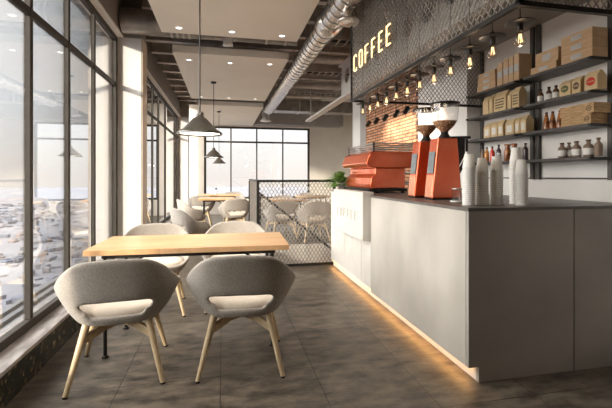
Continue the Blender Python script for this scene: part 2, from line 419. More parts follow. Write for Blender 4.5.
# ------------------------------------------------------------------ pendant lamps over the tables
p0 = empty('pendant_lamp', (0, 0, 0), 'x', 'pendant lamp', 'dome pendant lamps over the tables')
MB().lathe([(.001, .176), (.022, .175), (.027, .168), (.030, .135), (.050, .125), (.062, .112), (.088, .085), (.125, .045), (.158, .024), (.170, .014), (.172, 0),
            (.168, 0), (.164, .011), (.150, .020), (.118, .040), (.08, .078), (.055, .105), (.02, .12)], n=40).build('lamp_shade', M['shade'], p0)
MB().lathe([(.001, .012), (.155, .012), (.158, .018), (.001, .020)], n=32).build('diffuser', M['glow'], p0)
MB().tube((0, 0, .17), (0, 0, 1.325), .0055, n=8).build('cord', M['black'], p0)
MB().lathe([(.001, 1.30), (.045, 1.305), (.048, 1.315), (.048, 1.33), (.001, 1.33)], n=24).build('ceiling_rose', M['black'], p0)
for k, (x, y, l) in enumerate(((-.175, 3.12, 'large looking brown enamel dome lamp nearest the camera, over the front table'),
                               (-.16, 7.03, 'brown enamel dome lamp second from the camera, over the middle tables'),
                               (-.10, 10.2, 'small looking brown enamel dome lamp farthest from the camera'))):
    o = p0 if k == 0 else dup(p0)
    o.location = (x, y, 1.57); o['label'] = l

# ------------------------------------------------------------------ chairs
def smooth(a, b, x):
    t = max(0, min(1, (x - a) / (b - a))); return t * t * (3 - 2 * t)
def shell_rim(u):            # u in degrees from the back
    u = abs(u)
    return .775 - .185 * smooth(22, 78, u) - .15 * smooth(84, 138, u) - .008 * smooth(0, 22, u)
def shell_pt(u, z, inset=0):
    a = math.radians(u)
    k = min(1.0, max(0.0, (z - .345) / .235)) ** .62
    rx = .200 + .165 * k - inset; rb = .20 + .10 * k + .03 * smooth(.6, .78, z) - inset; rf = .20 + .05 * k - inset
    x = rx * math.sin(a) * (1.0 - .0 * k)
    y = -rb * math.cos(a) if abs(u) < 90 else -rf * math.cos(a)
    s_ = abs(math.sin(2 * a)) ** 2 * .10
    return (x * (1 + s_), y * (1 + s_), z)
def make_chair():
    root = empty('tub_chair', (0, 0, 0), 'x', 'chair', 'upholstered tub chairs')
    NU, zb = 60, .348
    ts = [0, .08, .16, .27, .38, .50, .63, .77, .91, 1.0]
    us = [-180 + 360 * i / NU for i in range(NU)]
    vs, fs = [], []
    def zz(u, t):
        H = shell_rim(u)
        # rows 2..4 frame the opening in the back
        return zb + (H - zb) * t
    for t in ts:
        for u in us: vs.append(shell_pt(u, zz(u, t)))
    c0 = len(vs); vs.append((0, 0, zb - .005))
    for k in range(len(ts) - 1):
        for i in range(NU):
            j = (i + 1) % NU
            um = us[i] + 3
            if (k == 3 and abs(um) < 37) or (k == 2 and abs(um) < 31): continue
            fs.append((k * NU + i, k * NU + j, (k + 1) * NU + j, (k + 1) * NU + i))
    for i in range(NU): fs.append((i, c0, (i + 1) % NU))
    b = MB(); b.add(vs, fs, True)
    o = b.build('shell', M['fabric'], root)
    so = o.modifiers.new('Thickness', 'SOLIDIFY'); so.thickness = .026; so.offset = -1
    be = o.modifiers.new('Subdivision', 'SUBSURF'); be.levels = 1; be.render_levels = 1
    # seat cushion
    vs, fs = [], []
    prof = [(.80, .392), (.97, .400), (1.0, .425), (.95, .452), (.80, .463), (.45, .467)]
    for (f, z) in prof:
        for u in us:
            x, y, _ = shell_pt(u, .42, .028); vs.append((x * f, y * f + .0, z))
    for k in range(len(prof) - 1):
        for i in range(NU):
            j = (i + 1) % NU
            fs.append((k * NU + i, k * NU + j, (k + 1) * NU + j, (k + 1) * NU + i))
    fs.append(tuple(range((len(prof) - 1) * NU, len(prof) * NU)))
    fs.append(tuple(range(NU))[::-1])
    MB().add(vs, fs, True).build('seat_cushion', M['cushion'], root)
    # wooden base
    MB().lathe([(.001, .338), (.075, .338), (.08, .341), (.06, .347), (.001, .347)], n=20).build('mounting_plate', M['black'], root)
    for sx in (-1, 1):
        for sy in (-1, 1):
            top = Vector((sx * .172, sy * .165, .366)); bot = Vector((sx * .258, sy * .272, 0.006))
            lg = MB().tube(top, bot, .0225, .0135, 14).build('leg', M['ash'], root)
            MB().tube(bot + Vector((0, 0, -.006)) , bot + (top - bot) * .012, .0145, .0145, 12).build('foot_cap', M['black'], lg)
    for sx, sy in ((1, 1), (1, -1)):
        a = Vector((sx * .186, sy * .190, .285)); c = Vector((0, 0, .325))
        m = MB()
        m.bar(a, a * .5 + c * .5 + Vector((0, 0, .012)), .022, .05); m.bar(a * .5 + c * .5 + Vector((0, 0, .012)), -Vector((a.x, a.y, 0)) * .5 + Vector((0, 0, .317)), .022, .04)
        m.bar(-Vector((a.x, a.y, 0)) * .5 + Vector((0, 0, .317)), (-a.x, -a.y, .285), .022, .05)
        m.build('stretcher', M['ash'], root, bev=.004)
    return root
CHAIRS = [
    (-.64, 2.72, math.radians(6), 'grey tub chair at the near table, left of the two with backs to the camera', 'upholstered tub chairs'),
    (.130, 2.69, math.radians(-5), 'grey tub chair at the near table, right of the two with backs to the camera', ''),
    (-.62, 3.86, PI + .10, 'cream tub chair behind the near table, left one, facing the camera', ''),
    (.12, 3.90, PI - .06, 'cream tub chair behind the near table, right one, facing the camera', ''),
    (-.44, 6.25, math.radians(-60), 'tub chair angled beside the second table, nearest the far left window', ''),
    (-.60, 8.45, math.radians(-70), 'tub chair at the left end of the second table, facing right', ''),
    (.24, 8.60, math.radians(8), 'tub chair at the right of the second table, back to the camera', ''),
    (-.55, 10.2, 0, 'distant tub chair at the front left of the farthest table', ''),
    (.30, 11.7, PI, 'distant tub chair behind the farthest table', ''),
    (1.72, 7.42, math.radians(6), 'tub chair right behind the stairwell, largest one seen through the mesh railing', ''),
    (1.12, 7.75, math.radians(15), 'tub chair beyond the stairwell at the left small table, seen through the mesh', ''),
    (2.30, 8.9, math.radians(80), 'tub chair at the right side of the tables beyond the stairwell', ''),
    (1.45, 9.35, PI, 'tub chair behind the left small table beyond the stairwell, facing the camera', ''),
    (2.35, 10.75, PI - .2, 'farthest tub chair beyond the stairwell by the back window', ''),
]
ch0 = make_chair()
for k, (x, y, r, l, g) in enumerate(CHAIRS):
    o = ch0 if k == 0 else dup(ch0)
    o.location = (x, y, 0); o.rotation_euler = (0, 0, r); o['label'] = l

# ------------------------------------------------------------------ tables
def make_table(w, d, loc, rz, label, group='oak topped dining tables'):
    root = empty('dining_table', (0, 0, 0), label, 'table', group)
    MB().box(-w / 2, w / 2, -d / 2, d / 2, .712, .75).build('tabletop', M['oak'], root, bev=.003)
    f = MB()
    a, c = w / 2 - .10, d / 2 - .05
    f.box(-a, a, -c, -c + .03, .682, .7118); f.box(-a, a, c - .03, c, .682, .7118)
    f.box(-a, -a + .03, -c + .03, c - .03, .682, .7118); f.box(a - .03, a, -c + .03, c - .03, .682, .7118)
    f.build('under_frame', M['black'], root, bev=.002)
    for sx in (-1, 1):
        for sy in (-1, 1):
            lg = MB()
            lg.tube((sx * (a - .02), sy * (c - .015), .684), (sx * (a - .02), sy * (c - .015), .012), .013, .013, 10)
            lg.lathe([(.022, 0), (.024, .006), (.013, .016)], (sx * (a - .02), sy * (c - .015), 0), 14, closed_bottom=True)
            lg.build('leg', M['black'], root)
        MB().bar((sx * (a - .02), 0, .52), (sx * (a - .30), 0, .69), .014, .014).build('brace', M['black'], root)
        MB().bar((sx * (a - .02), -c + .03, .52), (sx * (a - .02), c - .03, .52), .016, .016).build('cross_rail', M['black'], root)
    root.location = loc; root.rotation_euler = (0, 0, rz)
    return root
make_table(1.39, .65, (-.21, 3.155, 0), math.radians(-2), 'long light oak table with thin black legs nearest the camera')
make_table(.8, .65, (-.14, 9.15, 0), 0, 'second light oak table, beyond the near one')
make_table(1.1, .75, (-.12, 10.95, 0), 0, 'farthest oak table in front of the end window')
t = make_table(.8, .6, (1.35, 8.45, 0), 0, 'left small oak table beyond the stairwell')
make_table(.8, .6, (2.25, 9.75, 0), 0, 'right small oak table beyond the stairwell near the back window')

# glass carafe on second table
c = empty('glass_carafe', (-.15, 9.0, .75), 'small clear glass carafe on the second table', 'carafe')
MB().lathe([(.001, .002), (.04, .0), (.05, .02), (.052, .08), (.03, .13), (.02, .16), (.026, .2)], (-.15, 9.0, .75), 20).build('body', M['clear'], c)
MB().lathe([(.001, .2), (.024, .2), (.024, .225), (.001, .23)], (-.15, 9.0, .75), 16).build('stopper', M['black'], c)

# ------------------------------------------------------------------ counter
ctr = empty('counter', (1.9, 3.0, 0), 'long pale concrete coffee counter with a dark worktop', 'counter')
MB().box(1.443, 1.52, 2.118, 3.68, .093, 1.035).build('front_panel', M['concrete'], ctr, bev=.002)
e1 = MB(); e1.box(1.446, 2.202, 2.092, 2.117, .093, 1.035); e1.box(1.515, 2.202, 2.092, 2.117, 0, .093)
e1.build('end_panel', M['concrete_shaded'], ctr)['label'] = 'end panel of the counter, shade put into its concrete colour'
MB().box(2.210, 2.79, 2.092, 2.117, 0, 1.035).build('end_panel', M['concrete_shaded'], ctr)
MB().box(1.515, 1.60, 2.118, 5.27, 0, .085).build('plinth', M['pale_panel'], ctr)['label'] = 'recessed pale plinth'
b2 = MB(); b2.box(1.48, 1.56, 3.681, 4.05, .085, 1.035); b2.box(1.48, 1.56, 4.06, 4.64, .085, 1.035); b2.box(1.48, 1.56, 4.65, 5.27, .085, 1.035)
b2.build('cabinet_front', M['pale_panel'], ctr, bev=.003)
MB().box(1.56, 2.25, 5.25, 5.27, 0, 1.035).build('back_end_panel', M['pale_panel'], ctr)
wt = MB()
wt.box(1.443, 2.25, 2.09, 3.68, 1.036, 1.056); wt.box(1.48, 2.45, 3.68, 5.27, 1.036, 1.056); wt.box(2.25, 2.79, 2.09, 2.75, 1.036, 1.056)
wt.build('worktop', M['worktop'], ctr)
MB().box(1.496, 1.512, 2.14, 5.25, .07, .078).build('led_strip', M['led'], ctr)['label'] = 'warm glowing strip under the front overhang'
bc = empty('back_counter', (2.6, 3.0, 0), 'low back counter along the shelf wall', 'counter')
MB().box(2.27, 2.79, 2.76, 3.82, 0, 1.035).build('body', M['concrete_shaded'], bc)
MB().box(2.255, 2.795, 2.755, 3.825, 1.036, 1.056).build('worktop', M['worktop'], bc)
L = bpy.data.lights.new('led_light', 'AREA'); L.shape = 'RECTANGLE'; L.size = .02; L.size_y = 3.1; L.energy = 1.0; L.color = (1, .52, .18)
lo = bpy.data.objects.new('led_light', L); COL.objects.link(lo); lo.location = (1.485, 3.7, .068); lo.rotation_euler = (0, math.radians(12), 0)

# letters made of strokes; u runs to the reader's right, w up
def strokes(ch):
    if ch == 'C':
        return [[(.62, .84), (.60, .93), (.5, 1), (.18, 1), (.05, .94), (0, .84), (0, .16), (.05, .06), (.18, 0), (.5, 0), (.60, .07), (.62, .16)]]
    if ch == 'O':
        return [[(.18, 0), (.05, .06), (0, .16), (0, .84), (.05, .94), (.18, 1), (.46, 1), (.59, .94), (.64, .84), (.64, .16), (.59, .06), (.46, 0), (.18, 0)]]
    if ch == 'F':
        return [[(0, 0), (0, 1), (.58, 1)], [(0, .52), (.48, .52)]]
    if ch == 'E':
        return [[(.58, 0), (0, 0), (0, 1), (.58, 1)], [(0, .52), (.48, .52)]]
def word(parent, text, X, y_start, y_end, z0, h, wid, m, dep, name='letter'):
    step = (y_start - y_end) / (len(text) - 1 + .62 * h / abs((y_start - y_end) / len(text)))
    n = len(text); lw = .62 * h * wid
    step = ((y_start - y_end) - lw) / (n - 1)
    for i, ch in enumerate(text):
        mb = MB()
        y0 = y_start - i * step
        for st in strokes(ch):
            for a, b in zip(st, st[1:]):
                mb.bar((X, y0 - a[0] * h * wid, z0 + a[1] * h), (X, y0 - b[0] * h * wid, z0 + b[1] * h), dep[0], dep[1], up=(1, 0, 0))
        mb.build(name, m, parent)
# ---- projecting box with the raised word
cb = empty('sign_box', (1.42, 4.2, .6), 'pale rectangular box fixed to the counter front, lettered COFFEE', 'sign box')
MB().box(1.363, 1.479, 3.69, 4.735, .60, 1.088).build('body', M['pale_panel'], cb, bev=.003)
word(cb, 'COFFEE', 1.3615, 4.56, 3.88, .79, .085, .9, M['concrete'], (.010, .006))

# ------------------------------------------------------------------ mesh canopy
def diamond(mb, plane, pos, u0, u1, v0, v1, cw, chh, t, d):
    """two families of slanting strands clipped to the rectangle; plane 'X' -> u=Y, 'Y' -> u=X"""
    sl = chh / cw
    for sgn in (1, -1):
        s_ = sl * sgn
        lo = min(v0 - s_ * u0, v0 - s_ * u1, v1 - s_ * u0, v1 - s_ * u1)
        hi = max(v0 - s_ * u0, v0 - s_ * u1, v1 - s_ * u0, v1 - s_ * u1)
        c = math.floor(lo / chh) * chh
        while c < hi:
            pts = []
            ua, ub = sorted(((v0 - c) / s_, (v1 - c) / s_))
            ua, ub = max(ua, u0), min(ub, u1)
            if ub - ua > .004:
                a = (pos, ua, s_ * ua + c) if plane == 'X' else (ua, pos, s_ * ua + c)
                b = (pos, ub, s_ * ub + c) if plane == 'X' else (ub, pos, s_ * ub + c)
                up = (1, 0, 0) if plane == 'X' else (0, 1, 0)
                off = d * .5 * sgn
                if plane == 'X': a = (a[0] + off, *a[1:]); b = (b[0] + off, *b[1:])
                else: a = (a[0], a[1] + off, a[2]); b = (b[0], b[1] + off, b[2])
                mb.bar(a, b, t, d, up)
            c += chh
CX0, CX1, CY0, CY1, CZ0, CZ1 = 1.278, 2.785, 1.485, 3.77, 2.01, 3.45
can = empty('mesh_canopy', (CX0, CY0, CZ0), 'hanging box of dark expanded metal mesh above the counter', 'mesh canopy')
f = MB()
w = .022
for z in (CZ0, CZ1):
    f.box(CX0 - w / 2, CX0 + w / 2, CY0 - w / 2, CY1 + w / 2, z - w / 2, z + w / 2)
    f.box(CX0 + w / 2, 2.79 if z == CZ0 else 2.01, CY0 - w / 2, CY0 + w / 2, z - w / 2, z + w / 2)
    f.box(CX0 + w / 2, CX1 if z == CZ0 else 2.01, CY1 - w / 2, CY1 + w / 2, z - w / 2, z + w / 2)
for (x, y) in ((CX0, CY0), (CX0, CY1)):
    f.box(x - w / 2, x + w / 2, y - w / 2, y + w / 2, CZ0, CZ1)
f.build('canopy_frame', M['black'], can)
def meshpart(root, name, *a, m='mesh_metal', **k):
    mb = MB(); diamond(mb, *a, **k); return mb.build(name, M[m], root)
meshpart(can, 'side_mesh', 'X', CX0, CY0 + .01, CY1 - .01, CZ0 + .01, CZ1 - .01, .045, .056, .0060, .003)
meshpart(can, 'back_mesh', 'Y', CY1, CX0 + .01, CX1 - .01, CZ0 + .01, 2.605, .045, .056, .0060, .003)
meshpart(can, 'back_mesh', 'Y', CY1, CX0 + .01, 1.99, 2.61, CZ1 - .01, .045, .056, .0060, .003)
meshpart(can, 'front_mesh', 'Y', CY0, CX0 + .01, 1.99, CZ0 + .01, CZ1 - .01, .045, .056, .0060, .003)
meshpart(can, 'front_mesh', 'Y', CY0, 2.0, 2.79, CZ0 + .01, 2.60, .045, .056, .0060, .003)
hg = MB()
for (x, y) in ((CX0, CY0), (CX0, 3.0), (CX0, CY1), (1.95, CY0), (1.98, CY1)): hg.tube((x, y, CZ1), (x, y, H_SLAB), .006, n=6)
hg.build('hanger', M['black'], can)
# sign letters on its side
sg = empty('neon_sign', (1.255, 3.24, 2.3), 'warm glowing COFFEE letters on the side of the mesh canopy', 'sign')
word(sg, 'COFFEE', 1.255, 3.64, 2.785, 2.27, .150, .80, M['neon'], (.011, .010), 'neon_letter')
bk = MB(); bk.bar((1.265, 3.68, 2.30), (1.265, 2.80, 2.30), .005, .005); bk.bar((1.265, 3.68, 2.41), (1.265, 2.80, 2.41), .005, .005)
bk.build('mounting_rail', M['black'], sg)

# ------------------------------------------------------------------ bulbs with discs
BS = .80
b0 = empty('bulb_pendant', (0, 0, 0), 'x', 'pendant bulb', 'bare bulb pendants with flat black discs above the counter')
MB().lathe([(.001, .012), (.02, .011), (.080, .004), (.084, 0), (.080, -.003), (.02, -.002), (.001, -.002)], n=28).build('disc_shade', M['black'], b0)
MB().lathe([(.001, .035), (.014, .033), (.017, .012), (.017, -.038), (.013, -.048), (.001, -.048)], n=16).build('socket', M['black'], b0)
MB().lathe([(.012, -.046), (.014, -.056), (.026, -.075), (.033, -.095), (.033, -.108), (.026, -.126), (.013, -.136), (.001, -.138)], n=20).build('bulb_glass', M['bulb'], b0)
fm = MB()
for i in range(5):
    a0_, a1_ = 2 * PI * i / 5, 2 * PI * (i + .5) / 5
    fm.tube((.006 * math.cos(a0_), .006 * math.sin(a0_), -.062), (.012 * math.cos(a1_), .012 * math.sin(a1_), -.112), .0016, n=5)
fm.build('filament', M['filament'], b0)
for c_ in b0.children:
    for v in c_.data.vertices: v.co *= BS
MB().tube((0, 0, .024), (0, 0, H_SLAB - 1.966), .003, n=6).build('cord', M['black'], b0)
NB = ['nearest, at the right end', 'second from the right', 'third from the right', 'fourth from the right', 'fifth from the right', 'sixth from the right',
      'sixth from the left', 'fifth from the left', 'fourth from the left', 'third from the left', 'second from the left', 'farthest, at the left end']
for k in range(12):
    y = 1.58 + k * .191
    o = b0 if k == 0 else dup(b0)
    o.location = (1.363, y, 1.966)
    o['label'] = 'bare filament bulb under a flat black disc, %s of the row' % NB[k]
    if k % 2 == 0:
        L = bpy.data.lights.new('bulb_lamp', 'POINT'); L.energy = .4; L.color = (1, .78, .55); L.shadow_soft_size = .03
        lo = bpy.data.objects.new('bulb_lamp', L); COL.objects.link(lo); lo.location = (1.363, y, 1.85)

# track spots in front of the bricks
s0 = empty('hanging_spotlight', (0, 0, 0), 'x', 'spotlight', 'small black spotlights hanging before the brick wall')
MB().tube((-.02, -.01, -.035), (.035, .015, .03), .028, .034, 16).build('lamp_head', M['black'], s0)
MB().tube((0, 0, 0), (0, 0, H_SLAB - 2.06), .004, n=6).build('cord', M['black'], s0)
for k, y in enumerate((4.433, 4.716, 5.068, 5.394, 5.717)):
    o = s0 if k == 0 else dup(s0)
    o.location = (2.2, y, 2.06)
    L = bpy.data.lights.new('spotlight_lamp', 'SPOT'); L.energy = 9; L.spot_size = 1.7; L.spot_blend = .7; L.color = (1, .84, .66); L.shadow_soft_size = .03
    lo = bpy.data.objects.new('spotlight_lamp', L); COL.objects.link(lo); lo.location = (2.25, y + .02, 2.095)
    lo.rotation_euler = Vector((.7, .1, -.45)).to_track_quat('-Z', 'Y').to_euler()
    o['label'] = 'small black hanging spotlight before the bricks, %s' % ('rightmost', 'second from the right', 'middle one', 'second from the left', 'leftmost')[k]

# ------------------------------------------------------------------ ceiling services
du = empty('air_duct', (1.12, 5, 2.896), 'large shiny spiral air duct running along the ceiling', 'duct')
MB().tube((1.12, -1.4, 2.9), (1.12, 9.65, 2.9), .122, n=36).build('duct_tube', M['duct'], du)
rg = MB()
y = -1.3
while y < 9.6:
    rg.tube((1.12, y - .006, 2.9), (1.12, y + .006, 2.9), .127, n=30); y += .145
rg.build('spiral_seam', M['dark_duct'], du)['kind'] = 'stuff'
cp = MB().lathe([(.123, -.12), (.14, -.10), (.148, -.06), (.148, .06), (.14, .10), (.123, .12)], n=32).build('coupling', M['duct'], du)
cp.rotation_euler = (PI / 2, 0, 0); cp.location = (0, 4.05 - 5, .004)
for v in cp.data.vertices: v.co += Vector(du.location)
hs = MB()
for y in (1.5, 3.6, 5.6, 7.6, 9.6): hs.box(.99, 1.0, y - .015, y + .015, 2.9, H_SLAB); hs.box(1.24, 1.25, y - .015, y + .015, 2.9, H_SLAB)
hs.build('hanger_strap', M['pipe'], du)
MB().lathe([(.001, -.02), (.07, -.02), (.095, -.03), (.108, -.02), (.108, .0), (.08, .03), (.08, .12)], (1.157, 3.52, 2.72), 28).build('outlet_ring', M['duct'], du)

bm_ = empty('cellular_beam', (1.9, 4, 2.5), 'pale painted steel beam with a row of round holes', 'beam')
def beam_web(x, t, y0, y1, z0, z1, cs_, r):
    mb = MB(); n = 24
    cells = [y0] + [(a + b) / 2 for a, b in zip(cs_, cs_[1:])] + [y1]
    zc = (z0 + z1) / 2 + .05
    for i, c_ in enumerate(cs_):
        a, b = cells[i], cells[i + 1]
        out, inn = [], []
        for k in range(n):
            th = 2 * PI * (k + .5) / n; dx, dz = math.cos(th), math.sin(th)
            sx = ((b - c_) if dx > 0 else (c_ - a)) / max(abs(dx), 1e-6); sz = ((z1 - zc) if dz > 0 else (zc - z0)) / max(abs(dz), 1e-6)
            s_ = min(sx, sz); out.append((c_ + dx * s_, zc + dz * s_)); inn.append((c_ + r * dx, zc + r * dz))
        vs = []
        for X in (x - t / 2, x + t / 2):
            vs += [(X, *p) for p in out] + [(X, *p) for p in inn]
        fs = []
        for k in range(n):
            j = (k + 1) % n
            fs += [(k, j, n + j, n + k), (2 * n + k, 2 * n + j, 3 * n + j, 3 * n + k), (n + k, n + j, 3 * n + j, 3 * n + k)]
        mb.add(vs, fs)
    return mb
holes = [3.374 + .408 * k for k in range(-6, 7)]
beam_web(1.9, .012, .7, 6.12, 2.525, 3.02, holes, .12).build('web', M['white_steel'], bm_)
MB().box(1.84, 1.96, .7, 8.7, 2.485, 2.524).build('flange', M['white_steel'], bm_)
MB().box(1.84, 1.96, .7, 6.12, 3.021, 3.04).build('flange', M['white_steel'], bm_)
hg = MB()
for y in (1.2, 5.3): hg.tube((1.9, y, 3.04), (1.9, y, H_SLAB), .012, n=8)
hg.tube((1.9, 8.4, 2.524), (1.9, 8.4, H_SLAB), .012, n=8)
hg.build('hanger_rod', M['pipe'], bm_)

# transverse duct in the gap between panels
gd = empty('gap_duct', (0, 5.08, 3.2), 'dark round duct crossing the gap between the ceiling panels', 'duct')
MB().tube((-1.19, 5.08, 3.13), (.96, 5.08, 3.13), .15, n=28).build('duct_tube', M['dark_duct'], gd)
rg = MB()
for x in (-.62, -.55, -.48, -.41, .12, .55, .8): rg.tube((x - .012, 5.08, 3.13), (x + .012, 5.08, 3.13), .16, n=28)
rg.build('duct_band', M['pipe'], gd)
MB().box(-.9, -.88, 5.05, 5.1, 3.4, H_SLAB).box(.7, .72, 5.05, 5.1, 3.4, H_SLAB).build('hanger', M['pipe'], gd)
jb = MB().box(.0, .12, 4.93, 5.03, 2.88, 2.99).build('junction_box', M['white_steel'], gd, bev=.004)
jb['label'] = 'small pale square junction box'
pipes = [(6.2, 3.18, .05), (6.55, 3.25, .035), (7.9, 3.12, .06), (8.25, 3.22, .03), (8.9, 3.10, .045), (10.6, 3.12, .05), (4.55, 3.3, .04)]
for k, (y, z, r) in enumerate(pipes):
    x1 = 2.59 if y < 7.7 else 4.9
    m = MB().tube((1.36, y, z), (x1, y, z), r, n=14)
    for x in (1.75, 2.35): m.box(x - .008, x + .008, y - .008, y + .008, z, H_SLAB)
    o = m.build('ceiling_pipe', M['pipe'], loc=(1.9, y, z))
    tag(o, 'grey service pipe crossing the ceiling right of the big duct, %s' % ('third from the camera', 'fourth from the camera', 'fifth from the camera',
        'sixth from the camera', 'third from the far wall'.replace('third', 'second'), 'nearest the far wall', 'nearest the camera')[k], 'pipe', 'service pipes under the ceiling')
for k, (y, z) in enumerate(((5.55, 3.22), (7.25, 3.2), (9.2, 3.22))):
    t = empty('cable_tray', (2.0, y, z), 'ladder cable tray across the ceiling right of the duct, %s' % ('nearest', 'middle', 'farthest')[k], 'cable tray', 'ladder cable trays')
    x1 = 2.59 if y < 7.7 else 4.5
    MB().box(1.36, x1, y - .15, y - .135, z, z + .05).box(1.36, x1, y + .135, y + .15, z, z + .05).build('side_rail', M['pipe'], t)
    m = MB(); x = 1.4
    while x < x1: m.box(x, x + .02, y - .135, y + .135, z + .01, z + .025); x += .13
    m.build('rungs', M['pipe'], t)
    MB().path([(1.37, y - .06, z + .04), (x1, y - .06, z + .04)], .014).path([(1.37, y, z + .045), (x1, y, z + .045)], .018).path([(1.37, y + .07, z + .04), (x1, y + .07, z + .04)], .012).build('cables', M['black'], t)
    m = MB()
    for x in (1.6, x1 - .2): m.tube((x, y - .14, z), (x, y - .14, H_SLAB), .005, n=6); m.tube((x, y + .14, z), (x, y + .14, H_SLAB), .005, n=6)
    m.build('hanger_rod', M['pipe'], t)
rd = empty('rectangular_duct', (2.2, 9.9, 2.9), 'dark flat rectangular duct crossing near the far wall', 'duct')
MB().box(1.0, 4.6, 9.75, 10.15, 2.90, 3.18).build('duct_body', M['dark_duct'], rd, bev=.006)
m = MB()
for x in (1.1, 1.9, 2.7, 3.5, 4.3): m.box(x, x + .03, 9.735, 10.165, 2.885, 3.195)
m.build('flange', M['pipe'], rd)
MB().box(1.42, 1.44, 9.9, 9.94, 3.18, H_SLAB).box(3.0, 3.02, 9.9, 9.94, 3.18, H_SLAB).build('hanger', M['pipe'], rd)
# round ceiling speaker seen far away
dv = empty('air_diffuser', (1.2, 11.2, 2.83), 'small pale round diffuser hanging beyond the far end of the big duct', 'diffuser')
MB().lathe([(.001, -.02), (.12, -.02), (.17, 0), (.12, .04), (.10, .05), (.10, H_SLAB - 2.83)], (1.2, 11.2, 2.83), 24).build('cone', M['white_trim'], dv)

# ------------------------------------------------------------------ mesh railing by the stairs
RX0, RX1, RY = .464, 1.56, 5.32
rl = empty('mesh_railing', (RX0, RY, 0), 'dark mesh railing in front of the stairwell', 'railing')
MB().box(RX0 - .018, RX1 + .0, RY - .018, RY + .018, 1.165, 1.198).box(RX0, RX1, RY - .012, RY + .012, .0, .035).build('rail', M['black'], rl)
for x in (RX0, RX1 - .02): MB().box(x - .018, x + .018, RY - .018, RY + .018, 0, 1.165).build('post', M['black'], rl)
meshpart(rl, 'mesh_infill', 'Y', RY, RX0 + .02, RX1 - .04, .035, 1.165, .052, .086, .0085, .003)
r2 = empty('mesh_railing', (RX0, 6.2, 0), 'dark mesh railing running away along the left side of the stairwell', 'railing')
MB().box(RX0 - .018, RX0 + .018, RY + .02, 7.0, 1.165, 1.198).box(RX0 - .012, RX0 + .012, RY + .02, 7.0, 0, .035).build('rail', M['black'], r2)
MB().box(RX0 - .018, RX0 + .018, 6.98, 7.016, 0, 1.165).build('post', M['black'], r2)
meshpart(r2, 'mesh_infill', 'X', RX0, RY + .03, 6.98, .035, 1.165, .052, .086, .0085, .003)
# stairs and handrail inside the well
st = MB()
for i in range(9):
    st.box(.62 + i * .21, .62 + (i + 1) * .21, 5.95, 7.0, -.17 - i * .18 - .04, -.17 - i * .18)
struct(st.build('stairs', M['tread']), 'stone steps going down into the stairwell', 'stairs')
hr = empty('stair_handrail', (.6, 5.9, 0), 'dark handrail sloping down to the right into the stairwell', 'handrail')
MB().bar((.50, 5.92, 1.02), (1.95, 5.92, -.12), .035, .035).build('rail', M['black'], hr)
m = MB()
for i in (0, 3.2):
    x = .55 + i * .42; zt = 1.02 - (x - .5) * .786
    m.box(x - .01, x + .01, 5.91, 5.93, -.18 - (x - .55) * .857 - .1, zt)
m.build('baluster', M['black'], hr)

# potted plant on the far end of the worktop
pl = empty('potted_plant', (1.60, 5.17, 1.057), 'small green leafy plant on the far end of the counter, left of the copper machine', 'plant')
MB().lathe([(.001, 0), (.045, 0), (.058, .09), (.06, .10), (.052, .10), (.05, .085), (.001, .085)], (1.60, 5.17, 1.057), 20).build('pot', M['pot'], pl)
lf = MB(); rnd = random.Random(3)
for i in range(260):
    a = rnd.uniform(0, 2 * PI); L_ = rnd.uniform(.16, .34); el = rnd.uniform(-.25, 1.45)
    if math.cos(a) > .2: L_ *= .6
    b = Vector((1.60, 5.17, 1.145)); d = Vector((math.cos(a) * math.cos(el), math.sin(a) * math.cos(el), math.sin(el)))
    m1 = b + d * L_ * .6; t1 = m1 + Vector((d.x, d.y, -.1)) * L_ * .5
    sd = Vector((-math.sin(a), math.cos(a), 0)) * .011
    lf.add([b, m1 - sd, t1, m1 + sd, m1 + Vector((0, 0, .003))], [(0, 1, 4), (1, 2, 4), (2, 3, 4), (3, 0, 4)], True)
lf.build('foliage', M['leaf'], pl)

# ------------------------------------------------------------------ espresso machine
Z = 1.056
em = empty('espresso_machine', (1.90, 4.65, Z), 'copper coloured espresso machine with a cup rail on top of the counter', 'espresso machine')
Y0, Y1 = 4.14, 5.06
MB().prism([(1.68, Z + .285), (1.60, Z + .30), (1.570, Z + .335), (1.615, Z + .455), (1.65, Z + .475), (2.19, Z + .475), (2.19, Z + .285)], 'Y', Y0, Y1).build('upper_body', M['copper'], em, bev=.012, seg=3)
MB().prism([(1.635, Z + .052), (1.625, Z + .10), (1.64, Z + .17), (1.685, Z + .22), (1.685, Z + .284), (2.05, Z + .284), (2.05, Z + .055)], 'Y', Y0 + .01, Y1 - .01).build('lower_body', M['copper'], em, bev=.01, seg=3)
MB().box(1.61, 2.07, Y0 - .002, Y1 - .002, Z + .018, Z + .051).build('base_trim', M['black'], em)
MB().box(2.051, 2.14, Y0 + .05, Y1 - .05, Z + .10, Z + .13).build('drip_tray', M['steel'], em)
for y in (4.38, 4.66, 4.92):
    gh = MB(); gh.tube((2.10, y, Z + .30), (2.10, y, Z + .23), .035, n=16); gh.tube((2.10, y, Z + .235), (2.22, y, Z + .225), .014, n=10)
    gh.build('group_head', M['steel'], em)
for x in (1.72, 2.03):
    for y in (Y0 + .04, Y1 - .04): MB().lathe([(.024, 0), (.02, .006), (.02, .0175)], (x, y, Z + .001), 14, closed_bottom=True).build('foot', M['black'], em)
rk = MB()
for z in (.495, .519, .543, .567):
    zz = Z + z
    rk.path([(1.67, Y0 + .02, zz), (2.17, Y0 + .02, zz), (2.17, Y1 - .02, zz), (1.67, Y1 - .02, zz), (1.67, Y0 + .02, zz)], .008, 6)
rk.build('cup_rail', M['steel'], em)
for x in (1.67, 2.17):
    for y in (Y0 + .02, Y1 - .02): MB().box(x - .008, x + .008, y - .008, y + .008, Z + .475, Z + .578).build('rail_post', M['black'], em)

